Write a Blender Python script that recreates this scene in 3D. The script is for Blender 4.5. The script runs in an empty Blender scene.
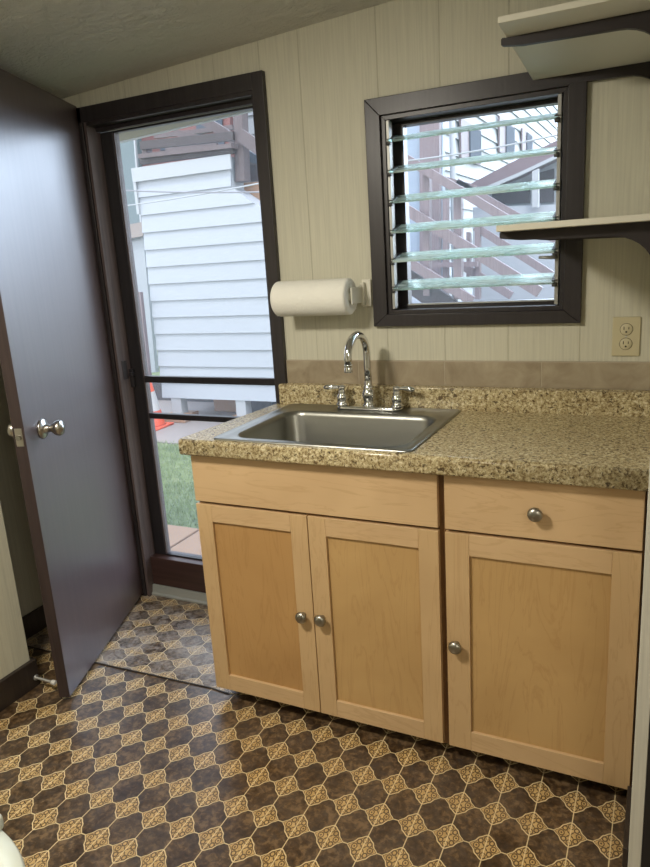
import bpy, bmesh, math, random
from mathutils import Vector, Matrix, Quaternion
random.seed(7)
scene = bpy.context.scene
COL = scene.collection

# ------------------------------------------------------------------ camera
CAM = Vector((1.35111541, -2.27241063, 1.46478351))
RX = Vector((0.90023467, 0.43103996, -0.06149863))
UY = Vector((-0.05107345, 0.24480932, 0.96822513))
FW = Vector((-0.43239916, 0.86848889, -0.24240054))
FPX = 690.4994
cd = bpy.data.cameras.new('camera')
cam = bpy.data.objects.new('camera', cd)
COL.objects.link(cam)
M = Matrix((RX, UY, -FW)).transposed().to_4x4()
M.translation = CAM
cam.matrix_world = M
cd.sensor_fit = 'HORIZONTAL'
cd.sensor_width = 36
cd.lens = FPX / 650 * 36
cd.clip_start = 0.02
scene.camera = cam

def at(px, py, y):
    """the point of the plane Y=y that the photo shows at a pixel (used for the yard outside)"""
    d = FW + RX * ((px - 325) / FPX) - UY * ((py - 433.5) / FPX)
    return CAM + d * ((y - CAM.y) / d.y)

# ------------------------------------------------------------------ object helpers
def setp(o, label=None, cat=None, group=None, kind=None):
    if label: o['label'] = label
    if cat: o['category'] = cat
    if group: o['group'] = group
    if kind: o['kind'] = kind
    return o

def empty(name, loc, label=None, cat=None, group=None, kind=None, rotz=0):
    o = bpy.data.objects.new(name, None)
    COL.objects.link(o)
    o.location = loc
    o.rotation_euler = (0, 0, rotz)
    o.empty_display_size = 0.05
    return setp(o, label, cat, group, kind)

def link(name, bm, mats, parent=None, smooth=False, bevel=0, seg=2, recalc=True):
    if recalc:
        bmesh.ops.recalc_face_normals(bm, faces=bm.faces)
    if smooth:
        for f in bm.faces: f.smooth = True
    me = bpy.data.meshes.new(name)
    bm.to_mesh(me); bm.free()
    if not isinstance(mats, (list, tuple)): mats = [mats]
    for m in mats: me.materials.append(m)
    o = bpy.data.objects.new(name, me)
    COL.objects.link(o)
    if parent is not None:
        o.parent = parent
        # geometry is given in world coordinates
        # (mesh parts keep an identity world matrix; Empties carry a location)
        pm = Matrix.Identity(4) if parent.type == 'MESH' else Matrix.LocRotScale(parent.location, parent.rotation_euler, None)
        o.matrix_parent_inverse = pm.inverted()
    if bevel:
        md = o.modifiers.new('bevel', 'BEVEL')
        md.width = bevel; md.segments = seg; md.limit_method = 'ANGLE'; md.angle_limit = math.radians(40)
        if smooth is False:
            for p in me.polygons: p.use_smooth = True
            try:
                md.harden_normals = True
            except Exception: pass
    return o

def box(bm, a, b, mat=0, M=None):
    x0, y0, z0 = min(a[0], b[0]), min(a[1], b[1]), min(a[2], b[2])
    x1, y1, z1 = max(a[0], b[0]), max(a[1], b[1]), max(a[2], b[2])
    co = [(x0,y0,z0),(x1,y0,z0),(x1,y1,z0),(x0,y1,z0),(x0,y0,z1),(x1,y0,z1),(x1,y1,z1),(x0,y1,z1)]
    vs = [bm.verts.new(M @ Vector(c) if M else c) for c in co]
    for q in ((0,3,2,1),(4,5,6,7),(0,1,5,4),(1,2,6,5),(2,3,7,6),(3,0,4,7)):
        f = bm.faces.new([vs[i] for i in q]); f.material_index = mat
    return vs

def bar(bm, p, q, w, h, mat=0, up=Vector((0,0,1))):
    """rectangular bar from p to q; w across, h along up"""
    p, q = Vector(p), Vector(q)
    d = (q - p).normalized()
    s = d.cross(up)
    if s.length < 1e-4: s = d.cross(Vector((0,1,0)))
    s.normalize()
    t = s.cross(d).normalized()
    vs = []
    for e in (p, q):
        for a, b in ((-1,-1),(1,-1),(1,1),(-1,1)):
            vs.append(bm.verts.new(e + s*(a*w/2) + t*(b*h/2)))
    for qd in ((0,1,2,3),(7,6,5,4),(0,4,5,1),(1,5,6,2),(2,6,7,3),(3,7,4,0)):
        bm.faces.new([vs[i] for i in qd]).material_index = mat

def prism(bm, pts, off, mat=0):
    """polygon pts extruded by vector off"""
    off = Vector(off)
    a = [bm.verts.new(Vector(p)) for p in pts]
    b = [bm.verts.new(Vector(p) + off) for p in pts]
    n = len(a)
    bm.faces.new(a).material_index = mat
    bm.faces.new(b[::-1]).material_index = mat
    for i in range(n):
        bm.faces.new((a[i], b[i], b[(i+1) % n], a[(i+1) % n])).material_index = mat

def tube(bm, pts, rad, n=16, mat=0, cap=True):
    pts = [Vector(p) for p in pts]
    if not isinstance(rad, (list, tuple)): rad = [rad]*len(pts)
    rings = []
    ref = None
    for i, p in enumerate(pts):
        a = pts[max(0, i-1)]; b = pts[min(len(pts)-1, i+1)]
        d = (b - a).normalized()
        if ref is None:
            ref = Vector((0,0,1)) if abs(d.z) < 0.9 else Vector((1,0,0))
        s = d.cross(ref)
        if s.length < 1e-5: s = d.orthogonal()
        s.normalize(); t = s.cross(d).normalized(); ref = t
        rings.append([bm.verts.new(p + (s*math.cos(2*math.pi*k/n) + t*math.sin(2*math.pi*k/n))*rad[i]) for k in range(n)])
    for r0, r1 in zip(rings, rings[1:]):
        for k in range(n):
            f = bm.faces.new((r0[k], r0[(k+1)%n], r1[(k+1)%n], r1[k])); f.material_index = mat; f.smooth = True
    if cap:
        bm.faces.new(rings[0][::-1]).material_index = mat
        bm.faces.new(rings[-1]).material_index = mat

def lathe(bm, prof, M, n=24, mat=0):
    """prof: list of (r, h) about local Z, placed by matrix M"""
    rings = []
    for r, h in prof:
        if r < 1e-6:
            rings.append([bm.verts.new(M @ Vector((0,0,h)))])
        else:
            rings.append([bm.verts.new(M @ Vector((r*math.cos(2*math.pi*k/n), r*math.sin(2*math.pi*k/n), h))) for k in range(n)])
    for r0, r1 in zip(rings, rings[1:]):
        for k in range(n):
            a = r0[k % len(r0)]; b = r0[(k+1) % len(r0)]; c = r1[(k+1) % len(r1)]; d = r1[k % len(r1)]
            vs = []
            for v in (a, b, c, d):
                if v not in vs: vs.append(v)
            if len(vs) > 2:
                f = bm.faces.new(vs); f.material_index = mat; f.smooth = True

def axis(loc, direction):
    q = Vector((0,0,1)).rotation_difference(Vector(direction).normalized())
    return Matrix.Translation(Vector(loc)) @ q.to_matrix().to_4x4()

def NB(): return bmesh.new()

# ------------------------------------------------------------------ materials
class Mat:
    def __init__(s, name, color=(.5,.5,.5), rough=.5, metal=0, spec=.5):
        s.m = bpy.data.materials.new(name); s.m.use_nodes = True
        s.nt = s.m.node_tree
        s.b = s.nt.nodes['Principled BSDF']
        s.b.inputs['Base Color'].default_value = (*color, 1)
        s.b.inputs['Roughness'].default_value = rough
        s.b.inputs['Metallic'].default_value = metal
        s.b.inputs['Specular IOR Level'].default_value = spec
        s._co = None
    def n(s, t, **kw):
        nd = s.nt.nodes.new(t)
        for k, v in kw.items(): setattr(nd, k, v)
        return nd
    def L(s, a, b): s.nt.links.new(a, b)
    def co(s):
        if s._co is None:
            s._co = s.n('ShaderNodeTexCoord').outputs['Object']
        return s._co
    def mapped(s, scale=(1,1,1), loc=(0,0,0), rot=(0,0,0)):
        m = s.n('ShaderNodeMapping'); s.L(s.co(), m.inputs[0])
        m.inputs['Scale'].default_value = scale; m.inputs['Location'].default_value = loc; m.inputs['Rotation'].default_value = rot
        return m.outputs[0]
    def noise(s, vec, scale=5, detail=4, rough=.5, dist=0):
        t = s.n('ShaderNodeTexNoise'); s.L(vec, t.inputs['Vector'])
        t.inputs['Scale'].default_value = scale; t.inputs['Detail'].default_value = detail
        t.inputs['Roughness'].default_value = rough; t.inputs['Distortion'].default_value = dist
        return t.outputs['Fac']
    def ramp(s, fac, stops, interp='LINEAR'):
        r = s.n('ShaderNodeValToRGB'); s.L(fac, r.inputs[0])
        e = r.color_ramp; e.interpolation = interp
        while len(e.elements) < len(stops): e.elements.new(0.5)
        for el, (p, c) in zip(e.elements, stops):
            el.position = p; el.color = (*c, 1) if len(c) == 3 else c
        return r.outputs[0]
    def math(s, op, a, b=None, c=None, clamp=False):
        m = s.n('ShaderNodeMath', operation=op); m.use_clamp = clamp
        for i, v in enumerate((a, b, c)):
            if v is None: continue
            if isinstance(v, (int, float)): m.inputs[i].default_value = v
            else: s.L(v, m.inputs[i])
        return m.outputs[0]
    def mix(s, fac, a, b, blend='MIX'):
        m = s.n('ShaderNodeMix', data_type='RGBA', blend_type=blend)
        for sock, v in ((m.inputs[0], fac), (m.inputs[6], a), (m.inputs[7], b)):
            if isinstance(v, (int, float)): sock.default_value = v
            elif isinstance(v, tuple): sock.default_value = (*v, 1)
            else: s.L(v, sock)
        return m.outputs[2]
    def color(s, sock): s.L(sock, s.b.inputs['Base Color'])
    def roughs(s, sock): s.L(sock, s.b.inputs['Roughness'])
    def bump(s, h, strength=.3, dist=.01):
        b = s.n('ShaderNodeBump'); b.inputs['Strength'].default_value = strength; b.inputs['Distance'].default_value = dist
        s.L(h, b.inputs['Height']); s.L(b.outputs[0], s.b.inputs['Normal'])
    def sep(s):
        x = s.n('ShaderNodeSeparateXYZ'); s.L(s.co(), x.inputs[0]); return x.outputs

GROOVES = [-0.935, -0.765, -0.539, -0.33, -0.13, 0.058, 0.210, 0.488, 0.693, 0.903, 1.122, 1.33]

def wall_material(name, base, grooves=None, ax=0):
    w = Mat(name, base, .55)
    v = w.mapped(scale=(60, 60, 1.6) )
    g = w.noise(v, 2.2, 5, .6, .3)
    big = w.noise(w.co(), 1.3, 3)
    dark = tuple(c*.86 for c in base); lite = tuple(min(1, c*1.08) for c in base)
    c = w.ramp(g, [(.3, dark), (.55, base), (.75, lite)])
    c = w.mix(w.math('MULTIPLY', big, .25), c, tuple(x*.85 for x in base))
    h = g
    if grooves:
        x = w.sep()[ax]
        d = None
        for q in grooves:
            e = w.math('ABSOLUTE', w.math('SUBTRACT', x, q))
            d = e if d is None else w.math('MINIMUM', d, e)
        gm = w.math('SUBTRACT', 1, w.math('MULTIPLY', d, 1/.0028, clamp=True), clamp=True)
        c = w.mix(w.math('MULTIPLY', gm, .42), c, (.42*base[0], .40*base[1], .34*base[2]))
        h = w.math('SUBTRACT', g, w.math('MULTIPLY', gm, 2.5))
    w.color(c); w.bump(h, .35, .002)
    return w.m

WALLC = (.60, .58, .46)
m_wall = wall_material('painted_panel_wall', WALLC, GROOVES)
m_wall_side = wall_material('painted_side_wall', (.60, .58, .46))
m_white_end = wall_material('weathered_white_board', (.60, .58, .50))

def ceiling_material():
    w = Mat('textured_ceiling', (.40, .385, .32), .34)
    n1 = w.noise(w.mapped((1, 2.2, 1), rot=(0,0,.5)), 17, 6, .65, 1.4)
    n2 = w.noise(w.co(), 1.1, 3)
    w.color(w.mix(n2, (.66, .65, .58), (.80, .79, .72)))
    w.bump(n1, 1.0, .03)
    return w.m
m_ceiling = ceiling_material()

def dark_wood(name, base, rough, grain=.25, vertical=True):
    w = Mat(name, base, rough)
    v = w.mapped((40, 40, 1.5) if vertical else (1.5, 40, 40))
    g = w.noise(v, 2, 4, .6)
    w.color(w.ramp(g, [(.3, tuple(c*(1-grain) for c in base)), (.7, tuple(c*(1+grain) for c in base))]))
    w.bump(g, .12, .002)
    return w.m
m_trim = dark_wood('dark_brown_trim_paint', (.026, .0215, .023), .36)
m_trim_h = dark_wood('dark_brown_trim_paint_rail', (.026, .0215, .023), .36, vertical=False)
m_jamb = dark_wood('worn_brown_jamb', (.085, .062, .060), .5, .35)
m_sill = dark_wood('brown_sill_paint', (.050, .026, .022), .35, vertical=False)
m_base = dark_wood('dark_baseboard', (.030, .022, .018), .4)
m_screenframe = dark_wood('dark_screen_frame', (.020, .018, .020), .38)

def door_material():
    w = Mat('brown_door_paint', (.070, .046, .046), .28)
    g = w.noise(w.mapped((30, 30, 1.0)), 2, 4, .6)
    n = w.noise(w.co(), 2.2, 3, .5)
    c = w.ramp(g, [(.3, (.062, .041, .041)), (.7, (.078, .052, .051))])
    w.color(c)
    w.roughs(w.math('ADD', .30, w.math('MULTIPLY', n, .10)))
    w.b.inputs['Specular IOR Level'].default_value = 1.0
    return w.m
m_door = door_material()
m_door_edge = dark_wood('brown_door_edge', (.035, .022, .021), .5)

def maple(name, base, vertical, seed=0, figure=.22):
    w = Mat(name, base, .38)
    if vertical: sc = (7, 7, .85)
    else: sc = (.85, 7, 7)
    v = w.mapped(sc, loc=(seed*3.1, seed*1.7, seed*.9))
    n = w.noise(v, 1.6, 5, .55, 1.6)
    rings = w.math('FRACT', w.math('MULTIPLY', n, 7.0))
    rr = w.math('ABSOLUTE', w.math('SUBTRACT', rings, .5))
    line = w.math('SUBTRACT', 1, w.math('MULTIPLY', rr, 7, clamp=True), clamp=True)
    fine = w.noise(w.mapped((90, 90, 3) if vertical else (3, 90, 90)), 2, 3, .6)
    cloud = w.noise(w.mapped((2, 2, 2), loc=(seed, 0, seed)), 1.5, 3, .5, .6)
    hi = tuple(min(1, c*(1+figure*.5)) for c in base); lo = (base[0]*(1-figure), base[1]*(1-figure*1.25), base[2]*(1-figure*1.5))
    c = w.mix(cloud, hi, lo)
    c = w.mix(w.math('MULTIPLY', line, .30), c, (base[0]*.62, base[1]*.5, base[2]*.38))
    c = w.mix(w.math('MULTIPLY', fine, .22), c, tuple(x*.78 for x in base))
    w.color(c); w.bump(fine, .06, .001)
    return w.m
m_maple_v = [maple('maple_stile_%s' % 'abc'[i], (.60, .42, .225), True, i) for i in range(3)]
m_maple_h = [maple('maple_rail_%s' % 'abc'[i], (.63, .445, .25), False, i+5) for i in range(3)]
m_maple_p = [maple('maple_panel_%s' % 'abc'[i], ((.50,.300,.120), (.54,.355,.155), (.54,.355,.155))[i], True, i+9, .3) for i in range(3)]
m_maple_shaded = maple('maple_frame_shaded', (.20, .105, .042), True, 20)  # darker than the doors: shade in the gaps is put into the colour
m_shade = Mat('shade_dark', (.012, .009, .007), .8).m  # near black stands for shade, in the toe recess and the room beyond

def granite():
    w = Mat('speckled_laminate', (.5, .4, .25), .22)
    v = w.co()
    n1 = w.noise(v, 120, 4, .7, .5)
    n2 = w.noise(v, 78, 4, .65, .6)
    n3 = w.noise(w.mapped((1,1,1), loc=(3,7,1)), 150, 3, .6)
    n4 = w.noise(w.mapped((1,1,1), loc=(9,2,4)), 26, 3, .6)
    c = w.ramp(n1, [(.35, (.13, .085, .04)), (.45, (.38, .30, .155)), (.55, (.58, .495, .29)), (.67, (.82, .75, .53))])
    dk = w.ramp(n2, [(.37, (1,1,1)), (.43, (0,0,0))])
    c = w.mix(w.math('MULTIPLY', dk, .9), c, (.055, .034, .018))
    dk2 = w.ramp(n3, [(.33, (1,1,1)), (.40, (0,0,0))])
    c = w.mix(w.math('MULTIPLY', dk2, .8), c, (.045, .032, .022))
    c = w.mix(w.math('MULTIPLY', w.ramp(n4, [(.4, (1,1,1)), (.6, (0,0,0))]), .22), c, (.25, .17, .08))
    w.color(c)
    w.bump(n2, .05, .001)
    return w.m
m_granite = granite()

def tile_mat():
    w = Mat('taupe_backsplash_tile', (.3, .24, .17), .42)
    n = w.noise(w.co(), 9, 5, .6, .8)
    x = w.math('ADD', n, 0)
    w.color(w.ramp(x, [(.3, (.255, .200, .130)), (.5, (.345, .285, .195)), (.72, (.43, .365, .255))]))
    return w.m
m_tile = tile_mat()
m_grout = Mat('tile_grout', (.42, .36, .27), .8).m

def steel():
    w = Mat('brushed_steel', (.29, .29, .265), .38, 1.0)
    g = w.noise(w.mapped((2, 220, 220)), 2, 3, .6)
    w.roughs(w.math('ADD', .27, w.math('MULTIPLY', g, .16)))
    w.bump(g, .03, .0005)
    return w.m
m_steel = steel()
m_chrome = Mat('chrome', (.72, .73, .74), .09, 1.0).m
m_nickel = Mat('satin_nickel', (.50, .48, .44), .28, 1.0).m
m_nickel_dark = Mat('pewter_knob', (.36, .345, .30), .34, 1.0).m
m_alu = Mat('aluminium', (.36, .36, .34), .45, .6).m
m_alu_dark = Mat('aged_clip_metal', (.10, .10, .10), .5, .5).m
m_alu_sill = Mat('threshold_metal', (.50, .53, .50), .35, .5).m
m_white = Mat('white_shelf_paint', (.74, .72, .62), .4).m
m_shelf = Mat('cream_shelf_board', (.66, .64, .54), .45).m
m_bracket = Mat('dark_bracket_paint', (.020, .015, .016), .45).m
m_bin = Mat('white_glossy_plastic', (.62, .66, .58), .22).m
m_plate = Mat('almond_plastic', (.56, .50, .32), .4).m
m_slot = Mat('socket_slot', (.02, .018, .015), .6).m
m_seam = Mat('floor_seam', (.035, .028, .022), .6).m
m_rubber = Mat('white_rubber', (.7, .7, .66), .6).m

def paper():
    w = Mat('paper_towel', (.84, .83, .76), .85)
    v = w.n('ShaderNodeTexVoronoi'); w.L(w.co(), v.inputs['Vector']); v.inputs['Scale'].default_value = 160
    w.bump(v.outputs['Distance'], .35, .002)
    return w.m
m_paper = paper()

def glass_mat():
    w = Mat('louver_glass', (.80, .95, .90), .06)
    nt = w.nt
    tr = w.n('ShaderNodeBsdfTransparent'); tr.inputs[0].default_value = (.88, .97, .94, 1)
    gl = w.n('ShaderNodeBsdfGlossy'); gl.inputs['Roughness'].default_value = .08; gl.inputs[0].default_value = (.9, 1, .97, 1)
    df = w.n('ShaderNodeBsdfDiffuse'); df.inputs[0].default_value = (.86, .92, .89, 1)
    tl = w.n('ShaderNodeBsdfTranslucent'); tl.inputs[0].default_value = (.85, .96, .92, 1)
    add = w.n('ShaderNodeMixShader'); add.inputs[0].default_value = .5
    w.L(df.outputs[0], add.inputs[1]); w.L(tl.outputs[0], add.inputs[2])
    lw = w.n('ShaderNodeLayerWeight'); lw.inputs[0].default_value = .45
    m1 = w.n('ShaderNodeMixShader'); w.L(lw.outputs['Fresnel'], m1.inputs[0]); w.L(tr.outputs[0], m1.inputs[1]); w.L(gl.outputs[0], m1.inputs[2])
    n = w.noise(w.mapped((6, 20, 20)), 1.5, 3, .6)
    fac = w.ramp(n, [(.40, (.15,.15,.15)), (.60, (.75,.75,.75))])
    m2 = w.n('ShaderNodeMixShader'); w.L(fac, m2.inputs[0]); w.L(m1.outputs[0], m2.inputs[1]); w.L(add.outputs[0], m2.inputs[2])
    w.L(m2.outputs[0], nt.nodes['Material Output'].inputs['Surface'])
    return w.m
m_glass = glass_mat()

def mesh_mat():
    """fine insect screen: mostly open, the wires a pale haze"""
    w = Mat('insect_screen', (.6, .65, .7), .7)
    tr = w.n('ShaderNodeBsdfTransparent')
    df = w.n('ShaderNodeBsdfDiffuse'); df.inputs[0].default_value = (.55, .60, .68, 1)
    x, y, z = w.sep()
    cell = .0032
    fx = w.math('ABSOLUTE', w.math('SUBTRACT', w.math('FRACT', w.math('DIVIDE', x, cell)), .5))
    fz = w.math('ABSOLUTE', w.math('SUBTRACT', w.math('FRACT', w.math('DIVIDE', z, cell)), .5))
    wire = w.math('GREATER_THAN', w.math('MAXIMUM', fx, fz), .445)
    fac = w.math('ADD', w.math('MULTIPLY', wire, .36), .02)
    tl = w.n('ShaderNodeBsdfTranslucent'); tl.inputs[0].default_value = (.62, .70, .80, 1)
    hz = w.n('ShaderNodeMixShader'); hz.inputs[0].default_value = .6; w.L(df.outputs[0], hz.inputs[1]); w.L(tl.outputs[0], hz.inputs[2])
    mx = w.n('ShaderNodeMixShader'); w.L(fac, mx.inputs[0]); w.L(tr.outputs[0], mx.inputs[1]); w.L(hz.outputs[0], mx.inputs[2])
    w.L(mx.outputs[0], w.nt.nodes['Material Output'].inputs['Surface'])
    return w.m
m_mesh = mesh_mat()

# vinyl floor: rectangular lattice of ornate flowers with dark rounded octagons between
LA, LB = 0.09570, 0.12004
def vinyl(name, ox, oy, a, b, wear_sheen):
    w = Mat(name, (.1, .07, .04), .35)
    X, Y, _ = w.sep()
    u = w.math('DIVIDE', w.math('SUBTRACT', X, ox), a)
    v = w.math('DIVIDE', w.math('SUBTRACT', Y, oy), b)
    du = w.math('SUBTRACT', u, w.math('ROUND', u))
    dv = w.math('SUBTRACT', v, w.math('ROUND', v))
    au = w.math('ABSOLUTE', du); av = w.math('ABSOLUTE', dv)
    r = w.math('SQRT', w.math('ADD', w.math('MULTIPLY', du, du), w.math('MULTIPLY', dv, dv)))
    mn = w.math('MINIMUM', au, av); mxx = w.math('MAXIMUM', w.math('MAXIMUM', au, av), .0005)
    t = w.math('DIVIDE', mn, mxx)
    tip = w.math('POWER', w.math('SUBTRACT', 1, w.math('MULTIPLY', t, 2.6, clamp=True), clamp=True), 1.6)
    isx = w.math('GREATER_THAN', au, av)
    t1 = w.math('SUBTRACT', 1, t)
    wob = w.math('MULTIPLY', w.math('COSINE', w.math('MULTIPLY', t, 6.2832)), .008)
    R = w.math('ADD', w.math('ADD', w.math('ADD', .300, wob), w.math('MULTIPLY', w.math('MULTIPLY', t1, t1), .040)), w.math('MULTIPLY', tip, w.math('MULTIPLY', isx, .080)))
    e = w.math('SUBTRACT', r, R)                      # <0 inside the flower
    inside = w.math('LESS_THAN', e, 0)
    border = w.math('LESS_THAN', w.math('ABSOLUTE', w.math('ADD', e, .002)), .013)
    line_in = w.math('LESS_THAN', w.math('ABSOLUTE', w.math('ADD', e, .030)), .010)
    # petals: one loop in each quarter, one on each arm
    def dist(a_, b_, ca, cb):
        p = w.math('SUBTRACT', a_, ca); q = w.math('SUBTRACT', b_, cb)
        return w.math('SQRT', w.math('ADD', w.math('MULTIPLY', p, p), w.math('MULTIPLY', q, q)))
    q1 = dist(au, av, .150, .150)
    loop = w.math('LESS_THAN', w.math('ABSOLUTE', w.math('SUBTRACT', q1, .060)), .018)
    diag = w.math('MULTIPLY', w.math('LESS_THAN', w.math('ABSOLUTE', w.math('SUBTRACT', au, av)), .016), w.math('LESS_THAN', r, .15))
    q2 = dist(au, av, .225, .0)
    q3 = dist(au, av, .0, .225)
    arm = w.math('LESS_THAN', w.math('ABSOLUTE', w.math('SUBTRACT', w.math('MINIMUM', q2, q3), .072)), .014)
    dot = w.math('LESS_THAN', w.math('MINIMUM', q2, q3), .026)
    q4 = dist(au, av, .055, .055)
    ctr = w.math('LESS_THAN', q4, .022)
    orn = w.math('MAXIMUM', w.math('MAXIMUM', loop, w.math('MAXIMUM', dot, diag)), w.math('MAXIMUM', arm, w.math('MAXIMUM', ctr, line_in)))
    # lines
    lnY = w.math('LESS_THAN', au, .014)                # runs along Y through the flowers
    lnX = w.math('MULTIPLY', w.math('LESS_THAN', av, .012), w.math('SUBTRACT', 1, inside))
    n1 = w.noise(w.co(), 55, 5, .65, .5)
    n2 = w.noise(w.mapped(loc=(4,1,0)), 14, 4, .6)
    darkc = w.ramp(w.math('ADD', w.math('MULTIPLY', n1, .6), w.math('MULTIPLY', n2, .4)),
                   [(.40, (.020, .009, .003)), (.50, (.060, .032, .012)), (.60, (.165, .100, .046))])
    tanc = w.ramp(n1, [(.3, (.40, .25, .085)), (.7, (.66, .46, .20))])
    c = w.mix(inside, darkc, tanc)
    c = w.mix(w.math('MULTIPLY', w.math('MULTIPLY', orn, inside), .88), c, (.050, .022, .007))
    c = w.mix(w.math('MULTIPLY', w.math('MAXIMUM', w.math('MAXIMUM', border, lnY), lnX), .85), c, (.78, .63, .36))
    n3 = w.noise(w.mapped(loc=(1,8,0)), 5, 5, .7, .6)
    n4 = w.noise(w.mapped(loc=(7,3,0)), 30, 5, .7, 1.5)
    wr = w.math('MULTIPLY', w.ramp(w.math('MULTIPLY', w.math('ADD', n3, n4), .5), [(.42, (0,0,0)), (.62, (1,1,1))]), wear_sheen)
    c = w.mix(wr, c, (.36, .32, .28))
    w.color(c)
    w.roughs(w.math('ADD', .24 + wear_sheen*.08, w.math('MULTIPLY', n3, .22)))
    w.bump(w.math('ADD', w.math('MULTIPLY', n1, .6), w.math('MULTIPLY', w.math('MAXIMUM', border, lnY), -.6)), .12, .001)
    w.b.inputs['Specular IOR Level'].default_value = .75
    return w.m
m_floor = vinyl('patterned_vinyl', 0.24693778, -0.71467807, LA, LB, .12)
m_floor2 = vinyl('patterned_vinyl_worn_sheen', -0.4836, -0.3257, .1195, .0955, .80)  # paleness is wear plus reflected doorway light painted into the colour

# ------------------------------------------------------------------ room shell
def st(name, bm, m, **k):
    o = link(name, bm, m, **k); o['kind'] = 'structure'; return o
XR, YF = 3.3, -4.0
bm = NB(); box(bm, (-1.3, YF-.1, -.08), (XR+.1, -.022, 0)); box(bm, (-1.3, -.022, -.08), (XR+.1, .1, 0))
st('floor', bm, m_floor)
# the second piece of vinyl by the doorway: worn, with doorway sheen in its colour
bm = NB(); prism(bm, [(-1.0, -.545, .0), (-.5644, -.537, .0), (-.0468, -.514, .0), (.0352, -.521, .0), (.20, -.47, 0), (.20, .05, .0), (-1.0, .05, .0)], (0, 0, .0022))
st('floor', bm, m_floor2)
bm = NB()
pts = [(-.999, -.546, .0026), (-.5644, -.538, .0026), (-.30, -.527, .0026), (-.0468, -.516, .0026), (.0352, -.523, .0026)]
for p, q in zip(pts, pts[1:]): bar(bm, p, q, .0055, .0020)
st('trim_3', bm, m_seam)

# back wall with door and window openings
DX0, DX1, DZ1 = -.745, .040, 2.05
WX0, WX1, WZ0, WZ1 = .497, 1.074, 1.272, 1.905
bm = NB()
ZT = 2.45
box(bm, (-1.1, 0, -.05), (DX0, .1, ZT))
box(bm, (DX0, 0, DZ1), (DX1, .1, ZT))
box(bm, (DX1, 0, -.05), (WX0, .1, ZT))
box(bm, (WX0, 0, -.05), (WX1, .1, WZ0))
box(bm, (WX0, 0, WZ1), (WX1, .1, ZT))
box(bm, (WX1, 0, -.05), (XR, .1, ZT))
st('wall_back', bm, m_wall)
# left: recess behind the door, then the nearer return
bm = NB(); box(bm, (-1.1, -.731, -.05), (-1.0, .1, ZT))
box(bm, (-1.1, YF, -.05), (-.690, -.73, ZT))
st('wall_left', bm, m_wall_side, bevel=.004)
bm = NB(); box(bm, (-1.0, -.73, 0), (-.985, 0, .10)); st('baseboard_left', bm, m_base, bevel=.003)
bm = NB(); box(bm, (-.690, YF+.01, 0), (-.672, -.718, .105)); box(bm, (-.985, -.73, 0), (-.690, -.718, .105)); st('baseboard_left', bm, m_base, bevel=.003)
# right stub wall that ends just in front of the cabinets
bm = NB(); box(bm, (1.3415, -.80, 0), (1.3695, -.0005, ZT)); st('wall_right', bm, m_white_end, bevel=.002)
bm = NB(); box(bm, (1.3295, -.80, 0), (1.3412, -.585, .085)); st('baseboard_right', bm, m_base, bevel=.002)
bm = NB(); box(bm, (1.3698, -.80, 0), (1.45, -.02, ZT)); st('dark_room_strip', bm, m_shade)  # added dark strip: the darkness of the room beyond, put into the colour
bm = NB(); box(bm, (XR, YF, -.05), (XR+.1, .1, 2.6)); st('wall_far_right', bm, m_wall_side)
bm = NB(); box(bm, (-1.1, YF-.1, -.05), (XR+.1, YF, 2.6)); st('wall_front', bm, m_wall_side)
# ceiling rises to the right
s = (2.2306-2.1566)/(.5555+.8416)
cz = lambda x: 2.1566 + (x+.8416)*s
bm = NB(); prism(bm, [(-1.2, YF-.1, cz(-1.2)), (XR+.1, YF-.1, cz(XR+.1)), (XR+.1, .1, cz(XR+.1)), (-1.2, .1, cz(-1.2))], (0,0,.2))
st('ceiling', bm, m_ceiling)

# ------------------------------------------------------------------ doorway (trim, sill, threshold)
bm = NB()
box(bm, (DX1-.006, -.022, .955), (.0785, .0, 2.1063))
box(bm, (DX1-.006, -.022, 0), (.02+.0585, .0, .955))
box(bm, (-.79, -.022, 2.05), (DX1-.006, .0, 2.1063))
box(bm, (-.80, -.022, .0), (-.752, .0, 2.1063))
st('trim_1', bm, m_trim, bevel=.002)
bm = NB()                                           # jamb lining
box(bm, (DX0-.0005, -.02, .0), (DX0+.012, .052, DZ1)); st('trim_1', bm, m_jamb)
bm = NB(); box(bm, (DX0-.0005, .052, .0), (DX0+.0125, .10, DZ1)); st('trim_1', bm, m_trim)
bm = NB(); box(bm, (DX0+.012, -.018, DZ1-.014), (DX1, .10, DZ1)); box(bm, (DX1-.012, -.018, .0), (DX1, .10, DZ1-.014)); box(bm, (DX0+.012, .030, DZ1-.03), (DX1-.012, .052, DZ1-.014))
st('trim_1', bm, m_trim)
bm = NB(); box(bm, (DX0+.012, .016, .050), (DX1-.012, .06, .187)); box(bm, (DX0+.012, .06, .050), (DX1-.012, .12, .181))
st('door_sill', bm, m_sill, bevel=.003)
bm = NB(); prism(bm, [(DX0, -.004, 0.0023), (DX0, .06, 0.0023), (DX0, .06, .0498), (DX0, .010, .0498), (DX0, .004, .016), (DX0, -.004, .010)], (DX1-DX0-.005, 0, 0))
st('threshold', bm, m_alu_sill, bevel=.001)

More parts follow.
